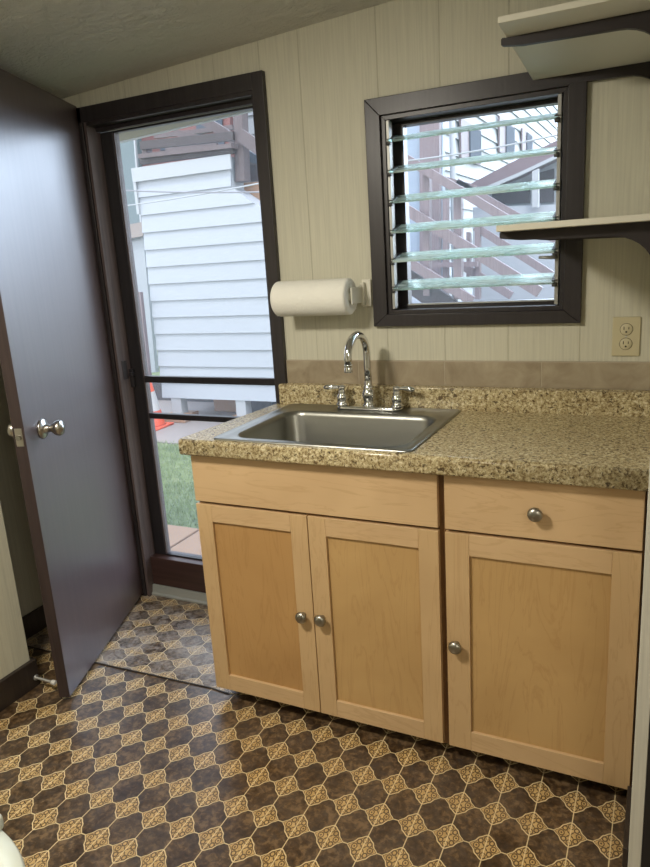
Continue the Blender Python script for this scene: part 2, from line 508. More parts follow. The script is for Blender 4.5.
# screen door set deeper in the opening
sd = empty('door_2', (-.35, .07, .192), kind='structure')
y0, y1 = .056, .084
SX0, SX1, SZ0, SZ1 = DX0+.012, DX1-.012, .1815, DZ1-.0300
bm = NB()
box(bm, (SX0, y0, SZ0), (-.674, y1, SZ1)); box(bm, (-.012, y0, SZ0), (SX1, y1, SZ1))
box(bm, (-.674, y0, SZ1-.008), (-.012, y1, SZ1)); box(bm, (-.674, y0, SZ0), (-.012, y1, SZ0+.012))
link('screen_frame', bm, m_screenframe, sd, bevel=.0015)
bm = NB(); box(bm, (-.674, y0+.004, SZ0+.012), (-.668, y1+.004, SZ1-.008)); link('screen_bead', bm, m_jamb, sd)
for z0, z1 in ((.999, 1.027), (.838, .862)):
    bm = NB(); box(bm, (-.668, y0-.003, z0), (-.012, y1-.004, z1)); link('crossbar', bm, m_screenframe, sd, bevel=.004)
bm = NB(); vs = [bm.verts.new(v) for v in ((-.668, .074, SZ0+.012), (-.012, .074, SZ0+.012), (-.012, .074, SZ1-.008), (-.668, .074, SZ1-.008))]; bm.faces.new(vs)
link('screen_mesh', bm, m_mesh, sd)
bm = NB(); box(bm, (-.735, .040, .98), (-.715, .0545, 1.06)); box(bm, (-.728, .030, 1.03), (-.712, .0545, 1.045)); link('latch', bm, m_screenframe, sd, bevel=.002)
# strike plate on the jamb
bm = NB(); box(bm, (DX0+.0125, .000, 1.02), (DX0+.0145, .028, 1.10)); link('strike_plate', bm, m_trim)['kind'] = 'structure'

# ------------------------------------------------------------------ the open brown door
hinge = Vector((-.7735, -.0145, 0)); free = Vector((-.483, -.7569, 0))
dd = (free - hinge).normalized(); nn = Vector((-dd.y, dd.x, 0))
ang = math.atan2(dd.y, dd.x)
W, T = (free - hinge).length, .040
# local frame: x along the leaf from hinge, y = out of the visible face
def DM(x, y, z): return hinge + dd*x + nn*y + Vector((0,0,z))
door = empty('door_1', hinge, 'brown painted flush door swung open into the room beside the doorway', 'door', kind='structure')
Mloc = Matrix(((dd.x, nn.x, 0, hinge.x), (dd.y, nn.y, 0, hinge.y), (0, 0, 1, 0), (0, 0, 0, 1)))
bm = NB(); box(bm, (0, -T, .014), (W, 0, 2.114), M=Mloc)
bm.normal_update()
for f in bm.faces:
    c = f.calc_center_median() - hinge
    if c.dot(dd) > W-.005: f.material_index = 1
link('door_leaf', bm, [m_door, m_door_edge], door, bevel=.002)
kz = 0.972; kx = W - .150
for sgn, xx in ((1, W-.118), (-1, W-.112)):
    k = bm = NB()
    yb = 0 if sgn > 0 else -T
    Mx = axis(DM(xx, yb, kz if sgn > 0 else kz+.002), nn*sgn)
    lathe(bm, [(0,0), (.034,0), (.034,.003), (.031,.008), (.020,.010), (.014,.014), (.0125,.030), (.013,.034), (.023,.046), (.0265,.056), (.0265,.064), (.022,.070), (.010,.0715), (.010,.0735), (0,.0735)], Mx, 28)
    kn = link('door_knob', bm, m_nickel, door)
    if sgn > 0:
        kn['label'] = 'satin nickel round knob with keyhole'
        bm = NB(); lathe(bm, [(0, .0742), (.0060, .0742), (.0060, .0735)], Mx, 16); box(bm, (-.0008, -.0035, .0742), (.0008, .0035, .0746), M=Mx); link('keyhole', bm, m_nickel_dark, kn)
bm = NB(); box(bm, (W-.0003, -T/2-.0125, kz-.030), (W+.0018, -T/2+.0125, kz+.030), M=Mloc)
lp = link('latch_plate', bm, m_nickel, door, bevel=.001)
bm = NB(); tube(bm, [DM(W+.001, -T/2, kz), DM(W+.010, -T/2, kz)], .0085, 14); link('latch_bolt', bm, m_nickel_dark, lp)
for hz in (.25, 1.05, 1.85):
    bm = NB(); tube(bm, [DM(-.006, .001, hz-.045), DM(-.006, .001, hz+.045)], .0055, 12); link('hinge', bm, m_trim, door)

# spring door stop on the near baseboard
ds = empty('door_stop', (-.672, -.735, .035), 'small white tipped door stop rod sticking out of the near baseboard behind the door', 'door stop')
bm = NB(); tube(bm, [(-.672, -.735, .037), (-.667, -.735, .037), (-.666, -.735, .037), (-.590, -.735, .037)], [.011, .011, .0052, .0052], 14); link('rod', bm, m_alu, ds)
bm = NB(); tube(bm, [(-.590, -.735, .037), (-.588, -.735, .037), (-.574, -.735, .037), (-.572, -.735, .037)], [.006, .009, .009, .006], 14); link('tip', bm, m_rubber, ds)

# ------------------------------------------------------------------ jalousie window
win = empty('window_1', (.785, 0, 1.23), kind='structure')
OX0, OX1, OZ0, OZ1 = .4458, 1.1240, 1.2318, 1.9592
IX0, IX1, IZ0, IZ1 = .497, 1.074, 1.272, 1.905
bm = NB()
def ring(bm, o, i, ya, yb):
    (x0,x1,z0,z1),(a0,a1,b0,b1) = o, i
    for quad in (((x0,z0),(x1,z0),(a1,b0),(a0,b0)), ((x1,z0),(x1,z1),(a1,b1),(a1,b0)), ((x1,z1),(x0,z1),(a0,b1),(a1,b1)), ((x0,z1),(x0,z0),(a0,b0),(a0,b1))):
        prism(bm, [(q[0], ya, q[1]) for q in quad], (0, yb-ya, 0))
ring(bm, (OX0,OX1,OZ0,OZ1), (IX0,IX1,IZ0,IZ1), -.022, 0)
link('casing', bm, m_trim, win, bevel=.002)
bm = NB(); ring(bm, (IX0,IX1,IZ0,IZ1), (IX0+.014,IX1-.014,IZ0+.014,IZ1-.014), -.010, .10)
link('inner_frame', bm, m_trim, win, bevel=.001)
bm = NB(); ring(bm, (IX0+.014,IX1-.014,IZ0+.014,IZ1-.014), (IX0+.050,IX1-.035,IZ0+.028,IZ1-.026), .060, .10)
link('stop_frame', bm, m_trim, win, bevel=.001)
bm = NB(); box(bm, (IX0+.05, .052, IZ0+.024), (IX1-.035, .0595, IZ0+.029)); link('sill_strip', bm, m_alu, win)
for x0, x1 in ((.5145, .5245), (1.0445, 1.0555)):
    bm = NB(); box(bm, (x0, -.012, 1.290), (x1, .016, 1.889)); tr = link('track', bm, m_alu, win, bevel=.001)
# louvres rise toward the outside by about 16 degrees
zs = [1.836, 1.7415, 1.648, 1.5535, 1.460, 1.368]
th = math.radians(16)
for i, z in enumerate(zs):
    c = Vector((.7845, .018, z)); ax = Vector((0, math.cos(th), math.sin(th))); up = Vector((0, -math.sin(th), math.cos(th)))
    a = c - ax*.047; b = c + ax*.047
    bm = NB()
    prism(bm, [(.5255, *(a-up*.003).yz), (.5255, *(b-up*.003).yz), (.5255, *(b+up*.003).yz), (.5255, *(a+up*.003).yz)], (.5180, 0, 0))
    lv = link('louver_pane', bm, m_glass, win)
    for x0, x1 in ((.5150, .5330), (1.0360, 1.0540)):
        bm = NB()
        for k in (-1, 1):
            p = c - ax*.035 + up*(.005*k); q = c + ax*.035 + up*(.005*k)
            bar(bm, Vector(((x0+x1)/2, p.y, p.z)), Vector(((x0+x1)/2, q.y, q.z)), x1-x0, .002, up=up)
        e = c - ax*.052
        tube(bm, [(x0+.002, e.y+.014, e.z-.003), (x1-.002, e.y+.014, e.z-.003)], .0065, 10)
        link('clip', bm, m_alu_dark, lv)
bm = NB(); bm.faces.new([bm.verts.new(v) for v in ((IX0+.05, .092, IZ0+.028), (IX1-.035, .092, IZ0+.028), (IX1-.035, .092, IZ1-.026), (IX0+.05, .092, IZ1-.026))]); link('screen_mesh', bm, m_mesh, win)
bm = NB(); tube(bm, [(1.050, -.010, 1.432), (1.040, -.028, 1.432), (1.000, -.034, 1.434)], [.005, .006, .004], 10)
link('operator_handle', bm, m_alu, win)

# ------------------------------------------------------------------ base cabinets
YD = -.560            # front of the doors
DT = .019
def shaker(name, x0, x1, z0, z1, parent, ki, hinge_side=None, rail=.058, stile=.058):
    """framed door with a recessed panel; slots: stile, rail, panel"""
    bm = NB()
    yb = YD + DT
    box(bm, (x0, YD, z0), (x0+stile, yb, z1), 0); box(bm, (x1-stile, YD, z0), (x1, yb, z1), 0)
    box(bm, (x0+stile, YD, z1-rail), (x1-stile, yb, z1), 1); box(bm, (x0+stile, YD, z0), (x1-stile, yb, z0+rail), 1)
    box(bm, (x0+stile, YD+.009, z0+rail), (x1-stile, yb-.003, z1-rail), 2)
    return link(name, bm, [m_maple_v[ki], m_maple_h[ki], m_maple_p[ki]], parent, bevel=.0012)
def knob(x, z, parent):
    bm = NB(); lathe(bm, [(0,0), (.009,0), (.008,.003), (.0055,.008), (.0065,.013), (.0170,.0165), (.0195,.0195), (.0190,.0235), (.0160,.0280), (.0105,.0310), (.005,.0322), (0,.0325)], axis((x, YD, z), (0,-1,0)), 28)
    return link('knob', bm, m_nickel_dark, parent)
HT = .9505; TH = .0517; ZB0 = .050; ZF = .7271
def carcass(x0, x1, parent, mid):
    bm = NB()
    yf = YD + DT + .0005
    z0, z1 = ZB0-.012, HT-TH-.0005
    box(bm, (x0, yf+.02, z0), (x0+.018, -.003, z1)); box(bm, (x1-.018, yf+.02, z0), (x1, -.003, z1))
    box(bm, (x0+.018, yf+.02, z0), (x1-.018, -.003, z0+.018)); box(bm, (x0+.018, -.02, z0+.018), (x1-.018, -.003, z1))
    o = link('carcass', bm, m_maple_v[1], parent)
    bm = NB()
    box(bm, (x0, yf, z0), (x0+.04, yf+.02, z1)); box(bm, (x1-.04, yf, z0), (x1, yf+.02, z1))
    box(bm, (x0+.04, yf, z1-.03), (x1-.04, yf+.02, z1)); box(bm, (x0+.04, yf, ZF-.02), (x1-.04, yf+.02, ZF+.025)); box(bm, (x0+.04, yf, z0), (x1-.04, yf+.02, z0+.04))
    if mid: box(bm, (mid-.02, yf, z0+.04), (mid+.02, yf+.02, ZF-.02))
    link('face_frame', bm, m_maple_shaded, parent)
    bm = NB(); box(bm, (x0+.035 if mid else x0, -.488, .0003), (x1, -.47, z0)); link('toe_kick', bm, m_shade, parent)
c1 = empty('base_cabinet', (.42, -.28, 0), 'wide maple sink cabinet with two shaker doors and a plain false drawer front', 'cabinet')
carcass(.0165, .8335, c1, .4205)
bm = NB(); box(bm, (.0144, YD, ZF+.009), (.8250, YD+DT, HT-TH-.004)); link('false_drawer_front', bm, m_maple_h[0], c1, bevel=.002)
d = shaker('door', .0144, .4183, ZB0, ZF, c1, 0); d['label'] = 'left shaker door with the more orange recessed panel'; knob(.3847, .394, d)
d = shaker('door', .4213, .8252, ZB0, ZF, c1, 1); knob(.4507, .396, d)
c2 = empty('base_cabinet', (1.09, -.28, 0), 'narrower maple cabinet at the right with one shaker door under one drawer', 'cabinet')
carcass(.8340, 1.3385, c2, None)
bm = NB(); box(bm, (.8443, YD, ZF+.009), (1.3344, YD+DT, HT-TH-.004)); d = link('drawer', bm, m_maple_h[2], c2, bevel=.002); knob(1.0851, .811, d)
d = shaker('door', .8443, 1.3344, ZB0, ZF, c2, 2, stile=.066, rail=.062); knob(.8725, .391, d)

# ------------------------------------------------------------------ countertop with backsplash
def rrect(x0, x1, y0, y1, r, k=7):
    pts = []
    for cx, cy, a0 in ((x1-r, y1-r, 0), (x0+r, y1-r, 90), (x0+r, y0+r, 180), (x1-r, y0+r, 270)):
        for i in range(k+1):
            a = math.radians(a0 + 90*i/k)
            pts.append((cx + r*math.cos(a), cy + r*math.sin(a)))
    return pts
XCR = 1.3408; YT = -.5941
SB = (.150, .725, -.545, -.150)      # hole (sink hides it)
bm = NB()
def L3(p, z): return [bm.verts.new((x, y, z)) for x, y in p]
xl0, xl1 = 0.0, .0466
# top with hole
nose = .012
O = [(xl0, YT+nose), (XCR, YT+nose), (XCR, -.046), (xl1, -.046)]
Hh = [(SB[0], SB[2]), (SB[1], SB[2]), (SB[1], SB[3]), (SB[0], SB[3])]
for z, flip in ((HT, 0), (HT-TH, 1)):
    o4 = L3(O, z); h4 = L3(Hh, z)
    for i in range(4):
        j = (i+1) % 4
        bm.faces.new((o4[i], o4[j], h4[j], h4[i]))
h1 = L3(Hh, HT); h2 = L3(Hh, HT-TH)
for i in range(4): bm.faces.new((h1[i], h1[(i+1)%4], h2[(i+1)%4], h2[i]))
# rounded nose along the front
prof = []
for k in range(7):
    a = math.radians(90 - 90*k/6)
    prof.append((YT+nose-nose*math.cos(a), HT-nose+nose*math.sin(a)))
for k in range(5):
    a = math.radians(-90*k/4)
    prof.append((YT+.008-.008*math.cos(a), HT-TH+.008+.008*math.sin(a)))
prof.append((YT+nose, HT-TH))
prev = None
for (y, z) in prof:
    a, b = bm.verts.new((xl0 - (0 if y > YT+.003 else 0), y, z)), bm.verts.new((XCR, y, z))
    if prev: 
        f = bm.faces.new((prev[0], prev[1], b, a)); f.smooth = True
    prev = (a, b)
# end caps
bm.faces.new([bm.verts.new((xl0, y, z)) for y, z in prof])
bm.faces.new([bm.verts.new((XCR, y, z)) for y, z in prof])
bm.faces.new([bm.verts.new(v) for v in ((xl0, YT+nose, HT), (xl1, -.046, HT), (xl1, -.046, HT-TH), (xl0, YT+nose, HT-TH))])
bm.faces.new([bm.verts.new(v) for v in ((XCR, YT+nose, HT), (XCR, -.046, HT), (XCR, -.046, HT-TH), (XCR, YT+nose, HT-TH))])
bmesh.ops.remove_doubles(bm, verts=bm.verts, dist=.00005)
ct = empty('countertop', (.67, -.3, HT-TH), 'tan and brown speckled laminate countertop running over both cabinets', 'countertop')
link('worktop', bm, m_granite, ct)
bm = NB(); box(bm, (xl1+.012, -.046, HT-TH+.001), (XCR, -.0235, 1.0253)); box(bm, (.0800, -.0235, HT-TH+.001), (XCR, -.003, 1.0253))
link('backsplash', bm, m_granite, ct, bevel=.004)
# tile course above
tc = empty('tile_course', (.7, -.006, 1.0253), 'row of taupe ceramic tiles on the wall above the speckled backsplash', 'tiles')
bm = NB(); edges = [.0800, .374, .6915, 1.009, 1.327, 1.3405]
for a, b in zip(edges, edges[1:]): box(bm, (a+.0016, -.0095, 1.0265), (b-.0012, -.001, 1.1085))
link('tile_row', bm, m_tile, tc, bevel=.0015)
bm = NB(); box(bm, (.0800, -.0082, 1.0255), (1.3405, -.0008, 1.1115)); link('grout', bm, m_grout, tc)

# ------------------------------------------------------------------ sink
sk = empty('sink', (.435, -.31, HT), 'single bowl stainless steel drop-in sink set in the speckled countertop', 'sink')
bm = NB()
RX0, RX1, RY0, RY1 = .112, .762, -.577, -.050
BX0, BX1, BY0, BY1 = .166, .722, -.548, -.168
loops = [
 (rrect(RX0, RX1, RY0, RY1, .022), HT+.0006), (rrect(RX0+.001, RX1-.001, RY0+.001, RY1-.001, .022), HT+.0045),
 (rrect(RX0+.008, RX1-.008, RY0+.006, RY1-.008, .02), HT+.0058), (rrect(RX0+.016, RX1-.016, RY0+.010, RY1-.016, .02), HT+.0035),
 (rrect(BX0-.012, BX1+.012, BY0-.008, BY1+.014, .075), HT+.0035), (rrect(BX0-.006, BX1+.006, BY0-.004, BY1+.006, .07), HT+.0055), (rrect(BX0, BX1, BY0, BY1, .065), HT+.003),
 (rrect(BX0+.005, BX1-.005, BY0+.005, BY1-.005, .062), HT-.012), (rrect(BX0+.014, BX1-.014, BY0+.014, BY1-.014, .06), HT-.13),
 (rrect(BX0+.024, BX1-.024, BY0+.024, BY1-.024, .055), HT-.158), (rrect(BX0+.05, BX1-.05, BY0+.05, BY1-.05, .05), HT-.170),
]
rings = [[bm.verts.new((x, y, z)) for x, y in p] for p, z in loops]
for r0, r1 in zip(rings, rings[1:]):
    n = len(r0)
    for i in range(n):
        f = bm.faces.new((r0[i], r0[(i+1)%n], r1[(i+1)%n], r1[i])); f.smooth = True
f = bm.faces.new(rings[-1])
basin = link('basin', bm, m_steel, sk, recalc=True)
bm = NB(); lathe(bm, [(.0, HT-.1675), (.030, HT-.1675), (.036, HT-.1665), (.044, HT-.1685), (.044, HT-.172)], Matrix.Translation((.444, -.36, 0)), 28); link('drain', bm, m_chrome, sk)

# ------------------------------------------------------------------ faucet
fz = HT+.0045
fc = empty('faucet', (.4402, -.085, fz), 'chrome gooseneck kitchen faucet with two lever handles at the back of the sink', 'faucet')
bm = NB()
pl = rrect(.322, .565, -.118, -.058, .029, 8)
lo = [(pl, fz), (pl, fz+.006), (rrect(.325, .562, -.115, -.061, .026, 8), fz+.010), (rrect(.335, .552, -.108, -.068, .02, 8), fz+.0115)]
rings = [[bm.verts.new((x, y, z)) for x, y in p] for p, z in lo]
for r0, r1 in zip(rings, rings[1:]):
    n = len(r0)
    for i in range(n):
        f = bm.faces.new((r0[i], r0[(i+1)%n], r1[(i+1)%n], r1[i])); f.smooth = True
bm.faces.new(rings[-1]); bm.faces.new(rings[0][::-1])
link('base_plate', bm, m_chrome, fc)
z0 = fz+.0105
bx, by = .4425, -.088
bm = NB(); lathe(bm, [(.0215, 0), (.0235, .003), (.0215, .007), (.0175, .012), (.0190, .022), (.0235, .034), (.0235, .046), (.0195, .056), (.0165, .060), (.0190, .064), (.0165, .068), (.0140, .072), (.0130, .09)], Matrix.Translation((bx, by, z0)), 28)
link('spout_base', bm, m_chrome, fc)
# gooseneck swings slightly left of straight ahead
sd_ = Vector((-.004, -.150, 0)); R_ = sd_.length/2; u_ = sd_.normalized()
base = Vector((bx, by, z0+.07)); top = 1.150 - .0
pts = [base, Vector((bx, by, top-.05)), Vector((bx, by, top-.02)), Vector((bx, by, top))]
for k in range(1, 15):
    a = math.pi*k/14
    pts.append(Vector((bx, by, top)) + u_*(R_*(1-math.cos(a))) + Vector((0,0,R_*.92*math.sin(a))))
e = pts[-1]; pts.append(e + Vector((0,0,-.018)) + u_*.001)
bm = NB(); tube(bm, pts, [.0128]*3 + [.0128]*(len(pts)-4) + [.0122], 18)
sp = link('spout', bm, m_chrome, fc, smooth=True)
bm = NB(); lathe(bm, [(.0108, 0), (.0135, -.002), (.0135, -.006), (.0115, -.009), (.0125, -.012), (.0145, -.024), (.0140, -.027), (.0100, -.027), (0, -.024)], Matrix.Translation(pts[-1] + Vector((0,0,.003))), 24)
link('aerator', bm, m_chrome, sp)
for hx, sg in ((.3415, -1), (.5470, 1)):
    bm = NB(); hy = -.090
    lathe(bm, [(.0215, 0), (.0235, .003), (.0210, .007), (.0165, .011), (.0180, .020), (.0200, .028), (.0170, .036), (.0125, .041), (.0145, .046), (.0120, .052), (.0125, .058), (.0140, .064), (.0105, .070), (0, .073)], Matrix.Translation((hx, hy, z0)), 26)
    hb = link('handle', bm, m_chrome, fc)
    bm = NB(); p0 = Vector((hx, hy, z0+.062)); dv = Vector((sg*.98, -.12, 0)).normalized()
    tube(bm, [p0 + dv*.004, p0 + dv*.015 + Vector((0,0,.002)), p0 + dv*.030 + Vector((0,0,.003)), p0 + dv*.048 + Vector((0,0,.002)), p0 + dv*.062, p0 + dv*.068], [.0065, .0060, .0078, .0098, .0078, .003], 14)
    link('lever', bm, m_chrome, hb, smooth=True)

# ------------------------------------------------------------------ paper towel and its holder
pt = empty('paper_towel_roll', (.25, -.10, 1.343), 'thick white paper towel roll hanging on the wall between the doorway and the window', 'paper towels')
bm = NB(); R0 = .0615; xa, xb = .117, .400; zc = 1.3425; yc = -.100
def ringx(x, r): return [bm.verts.new((x, yc + r*math.cos(2*math.pi*k/48), zc + r*math.sin(2*math.pi*k/48))) for k in range(48)]
rg = [ringx(xa, .020), ringx(xa, R0-.009), ringx(xa+.001, R0-.005), ringx(xa+.005, R0-.001), ringx(xa+.010, R0), ringx(xb-.010, R0), ringx(xb-.004, R0-.001), ringx(xb-.001, R0-.004), ringx(xb, R0-.008), ringx(xb, .020)]
for i, (r0, r1) in enumerate(zip(rg, rg[1:])):
    for k in range(48):
        f = bm.faces.new((r0[k], r0[(k+1)%48], r1[(k+1)%48], r1[k])); f.smooth = True
for k in range(48): bm.faces.new((rg[0][k], rg[0][(k+1)%48], rg[-1][(k+1)%48], rg[-1][k]))
# loose sheet hanging down a little at the back
link('towel_roll', bm, m_paper, pt)
bm = NB(); prism(bm, [(xa+.002, yc-.020, zc-.0578), (xa+.002, yc-.0195, zc-.0570), (xa+.002, yc+.046, zc-.0430), (xa+.002, yc+.045, zc-.045)], (xb-xa-.004, 0, 0)); link('loose_sheet', bm, m_paper, pt)
th_ = empty('towel_holder', (.405, -.02, 1.343), 'white plastic wall bracket holding the right end of the paper towel roll', 'towel holder')
bm = NB(); box(bm, (.402, -.010, 1.300), (.436, -.0005, 1.394)); link('wall_plate', bm, m_white, th_, bevel=.003)
bm = NB(); box(bm, (.4045, -.118, 1.316), (.412, -.0105, 1.372)); box(bm, (.4045, -.03, 1.306), (.418, -.0105, 1.384)); link('arm', bm, m_white, th_, bevel=.003)
bm = NB(); tube(bm, [(.404, yc, zc), (.380, yc, zc)], .0185, 20); link('spindle', bm, m_white, th_)
th2 = empty('towel_holder', (.088, -.02, 1.343), 'white plastic wall bracket mostly hidden behind the left end of the paper towel roll', 'towel holder')
bm = NB(); box(bm, (.1035, -.010, 1.310), (.1135, -.0005, 1.376)); box(bm, (.1035, -.098, 1.330), (.1105, -.0105, 1.356)); link('wall_plate', bm, m_white, th2, bevel=.003)
bm = NB(); tube(bm, [(.1105, yc, zc), (.135, yc, zc)], .0160, 20); link('spindle', bm, m_white, th2)

# ------------------------------------------------------------------ outlet
ol = empty('wall_outlet', (1.253, 0, 1.187), 'almond duplex electrical outlet on the wall right of the window', 'outlet')
bm = NB(); box(bm, (1.2145, -.006, 1.1285), (1.2925, -.0005, 1.2465)); link('cover_plate', bm, m_plate, ol, bevel=.003)
for cz_ in (1.2095, 1.1660):
    bm = NB(); lathe(bm, [(.0172, 0), (.0172, .0022), (.0160, .003), (0, .003)], axis((1.2535, -.006, cz_), (0,-1,0)), 28); rc = link('receptacle', bm, m_plate, ol)
    bm = NB(); lathe(bm, [(.0182, 0), (.0182, .0006), (.0172, .0006)], axis((1.2535, -.0061, cz_), (0,-1,0)), 28)
    box(bm, (1.2468-.0011, -.0094, cz_-.001), (1.2468+.0011, -.0090, cz_+.0085)); box(bm, (1.2602-.0011, -.0094, cz_), (1.2602+.0011, -.0090, cz_+.0075))
    tube(bm, [(1.2535, -.0090, cz_-.0075), (1.2535, -.0094, cz_-.0075)], .0028, 12)
    link('slots', bm, m_slot, rc)
bm = NB(); lathe(bm, [(.003,0), (.0028,.001), (0,.0012)], axis((1.2535, -.006, 1.1878), (0,-1,0)), 14); link('screw', bm, m_nickel, ol)

# ------------------------------------------------------------------ shelves on the right wall
def bracket(name, xt, xw, y, z, label, drop=.100, arm=.025, tip=.014):
    """flat dark wooden bracket under a shelf: thin tip, arm, and a curved gusset down the wall"""
    t = .015
    pts = [(xt+.009, z), (xt+.008, z+.001), (xt+.002, z+.001), (xt-.001, z-.002), (xt-.001, z-tip), (xt+.004, z-tip-.002)]
    pts.append((xt+.05, z-arm+.003)); pts.append((xw-.115, z-arm-.002))
    for k in range(9):
        a = math.radians(90*k/8)
        pts.append((xw-.115+.097*math.sin(a), z-arm-.002-(drop-arm)*(1-math.cos(a))))
    pts.append((xw-.018, z-drop-.05)); pts.append((xw, z-drop-.05)); pts.append((xw, z))
    bm = NB(); prism(bm, [(x, y-t/2, zz) for x, zz in pts], (0, t, 0))
    return bm
def shelf(x0, x1, ya, yb, zna, znb, th, label, cat='shelf'):
    """board from near end ya (underside zna) to far end yb (underside znb)"""
    s = empty('wall_shelf', ((x0+x1)/2, (ya+yb)/2, zna), label, cat, 'white boards on dark brackets')
    bm = NB(); prism(bm, [(x0, ya, zna), (x0, yb, znb), (x0, yb, znb+th), (x0, ya, zna+th)], (x1-x0, 0, 0)); link('board', bm, m_shelf, s, bevel=.0015)
    return s
up_ = shelf(.9756, 1.3408, -.4984, -.006, 1.9663, 1.9329, .0140, 'upper white shelf board on two dark brackets, high on the right above the window')
zz = lambda y: 1.9663 + (1.9329-1.9663)*(y+.4984)/(.4924)
link('bracket', bracket('b', .9640, 1.3408, -.395, zz(-.395)-.0004, ''), m_bracket, up_)
link('bracket', bracket('b', .9700, 1.3408, -.016, zz(-.016)-.0004, ''), m_bracket, up_)
lo_ = shelf(.9756, 1.3408, -.5206, -.026, 1.5065, 1.5040, .0150, 'lower white shelf board on dark brackets, in front of the right side of the window')
link('bracket', bracket('b', .9760, 1.3408, -.470, 1.5058, ''), m_bracket, lo_)
link('bracket', bracket('b', .9840, 1.3408, -.050, 1.5037, ''), m_bracket, lo_)

# ------------------------------------------------------------------ white round bin, lower left
bn = empty('round_bin', (.373, -1.93, 0), 'smooth white round lidded bin cut off at the lower left corner', 'bin')
Mb = Matrix.Translation((.373, -1.93, 0))
bm = NB(); lathe(bm, [(0, .001), (.200, .001), (.208, .01), (.245, .560), (.247, .566), (0, .566)], Mb, 64); link('body', bm, m_bin, bn)
bm = NB(); lathe(bm, [(.250, .567), (.258, .570), (.2585, .590), (.254, .600), (.225, .612), (.12, .628), (0, .632)], Mb, 64); link('lid', bm, m_bin, bn)
bm = NB(); lathe(bm, [(0, 0), (.011, 0), (.0125, .004), (.0125, .018), (.010, .024), (.005, .027), (0, .0275)], axis((.412, -1.682, .598), (0, 0, 1)), 28); link('lid_knob', bm, m_bin, bn)

exec_outside = True
# ================================================================== OUTSIDE
def siding_mat(name, base, rough=.6):
    w = Mat(name, base, rough); n = w.noise(w.mapped((1, 1, 12)), 6, 4, .6)
    w.color(w.ramp(n, [(.3, tuple(c*.93 for c in base)), (.7, base)])); w.bump(n, .1, .003)
    return w.m
m_siding = siding_mat('white_lap_siding', (.325, .350, .385))
m_siding2 = siding_mat('far_white_siding', (.31, .335, .36))
m_teal = siding_mat('grey_teal_wall', (.12, .16, .17))
m_red = siding_mat('brick_red_wall', (.17, .065, .06))
m_stair = dark_wood('brown_stair_paint', (.165, .128, .135), .6)
m_stair_d = dark_wood('dark_deck_wood', (.045, .036, .037), .6)
m_deck = dark_wood('brown_deck_rail', (.095, .074, .076), .6)
m_roofd = siding_mat('brown_roofing', (.15, .11, .12))
m_pane = Mat('dark_window_pane', (.07, .085, .11), .8, spec=.1).m
m_concrete = siding_mat('concrete', (.25, .215, .195))
m_paver = siding_mat('sandstone_paver', (.30, .175, .10))
m_orange = Mat('orange_cone_plastic', (.62, .075, .02), .45).m
m_whiteband = Mat('white_cone_band', (.42, .42, .42), .4).m
m_cream_soffit = siding_mat('cream_soffit', (.20, .185, .14))
m_wire = Mat('wire', (.20, .20, .22), .5).m
m_white_trim = Mat('white_trim_paint', (.32, .34, .36), .5).m
GZ = -.30
bm = NB(); box(bm, (-16, .1, GZ-.1), (14, 26, GZ)); 
g = Mat('yard_soil', (.13, .19, .06), .9); nn_ = g.noise(g.co(), 12, 5, .7); g.color(g.ramp(nn_, [(.3, (.08, .11, .04)), (.6, (.15, .19, .08)), (.8, (.22, .24, .13))])); g.bump(nn_, .6, .02)
st('ground', bm, g.m)
# concrete walk beyond the lawn
bm = NB(); box(bm, (-8, 3.30, GZ), (6, 6.5, GZ+.012)); st('ground', bm, m_concrete)
# grass blades
gm = Mat('grass_blades', (.2, .35, .08), .6); gn = gm.noise(gm.co(), 6, 3); gm.color(gm.ramp(gn, [(.3, (.13, .18, .06)), (.55, (.22, .28, .12)), (.75, (.33, .36, .20))]))
bm = NB()
for i in range(15000):
    x = random.uniform(-4.0, -.9); y = random.uniform(1.31, 3.32)
    if x > -1.0 - (y-1.0)*.35 or x < -1.1 - (y-.4)*1.05: continue
    h = random.uniform(.02, .05); a = random.uniform(0, math.pi); w_ = .004
    dx, dy = math.cos(a)*w_, math.sin(a)*w_; lx, ly = random.uniform(-.02, .02), random.uniform(-.02, .02)
    bm.faces.new([bm.verts.new(v) for v in ((x-dx, y-dy, GZ), (x+dx, y+dy, GZ), (x+lx, y+ly, GZ+h))])
o = link('grass', bm, gm.m, recalc=False); setp(o, 'short green lawn grass outside beyond the stone slabs', 'grass', kind='stuff')
# paving slabs just outside
k = 0
for x0, x1, y0, y1, lb in ((-2.20, -1.432, .55, 1.30, 'tan stone slab outside the doorway, the farther left of the two in view'), (-1.412, -.66, .55, 1.30, 'tan stone slab outside the doorway, partly hidden by the cabinet corner')):
    bm = NB(); box(bm, (x0, y0, GZ+.0005), (x1, y1, GZ+.045)); o = link('paving_slab', bm, m_paver, bevel=.008); setp(o, lb, 'paving slab')

# own roof overhang seen through the top of the doorway
bm = NB()
e0 = at(118, 142, .75); e1 = at(262, 107.5, .75)
sl = (e1.z-e0.z)/(e1.x-e0.x)
ez = lambda x: e0.z + (x-e0.x)*sl
prism(bm, [(-3.0, .1, ez(-3.0)), (2.5, .1, ez(2.5)), (2.5, .75, ez(2.5)), (-3.0, .75, ez(-3.0))], (0,0,.03))
st('roof_eave', bm, m_cream_soffit)
bm = NB(); prism(bm, [(-3.0, .75, ez(-3.0)-.004), (2.5, .75, ez(2.5)-.004), (2.5, .77, ez(2.5)-.004), (-3.0, .77, ez(-3.0)-.004)], (0,0,.12)); st('roof_eave', bm, m_white_trim)

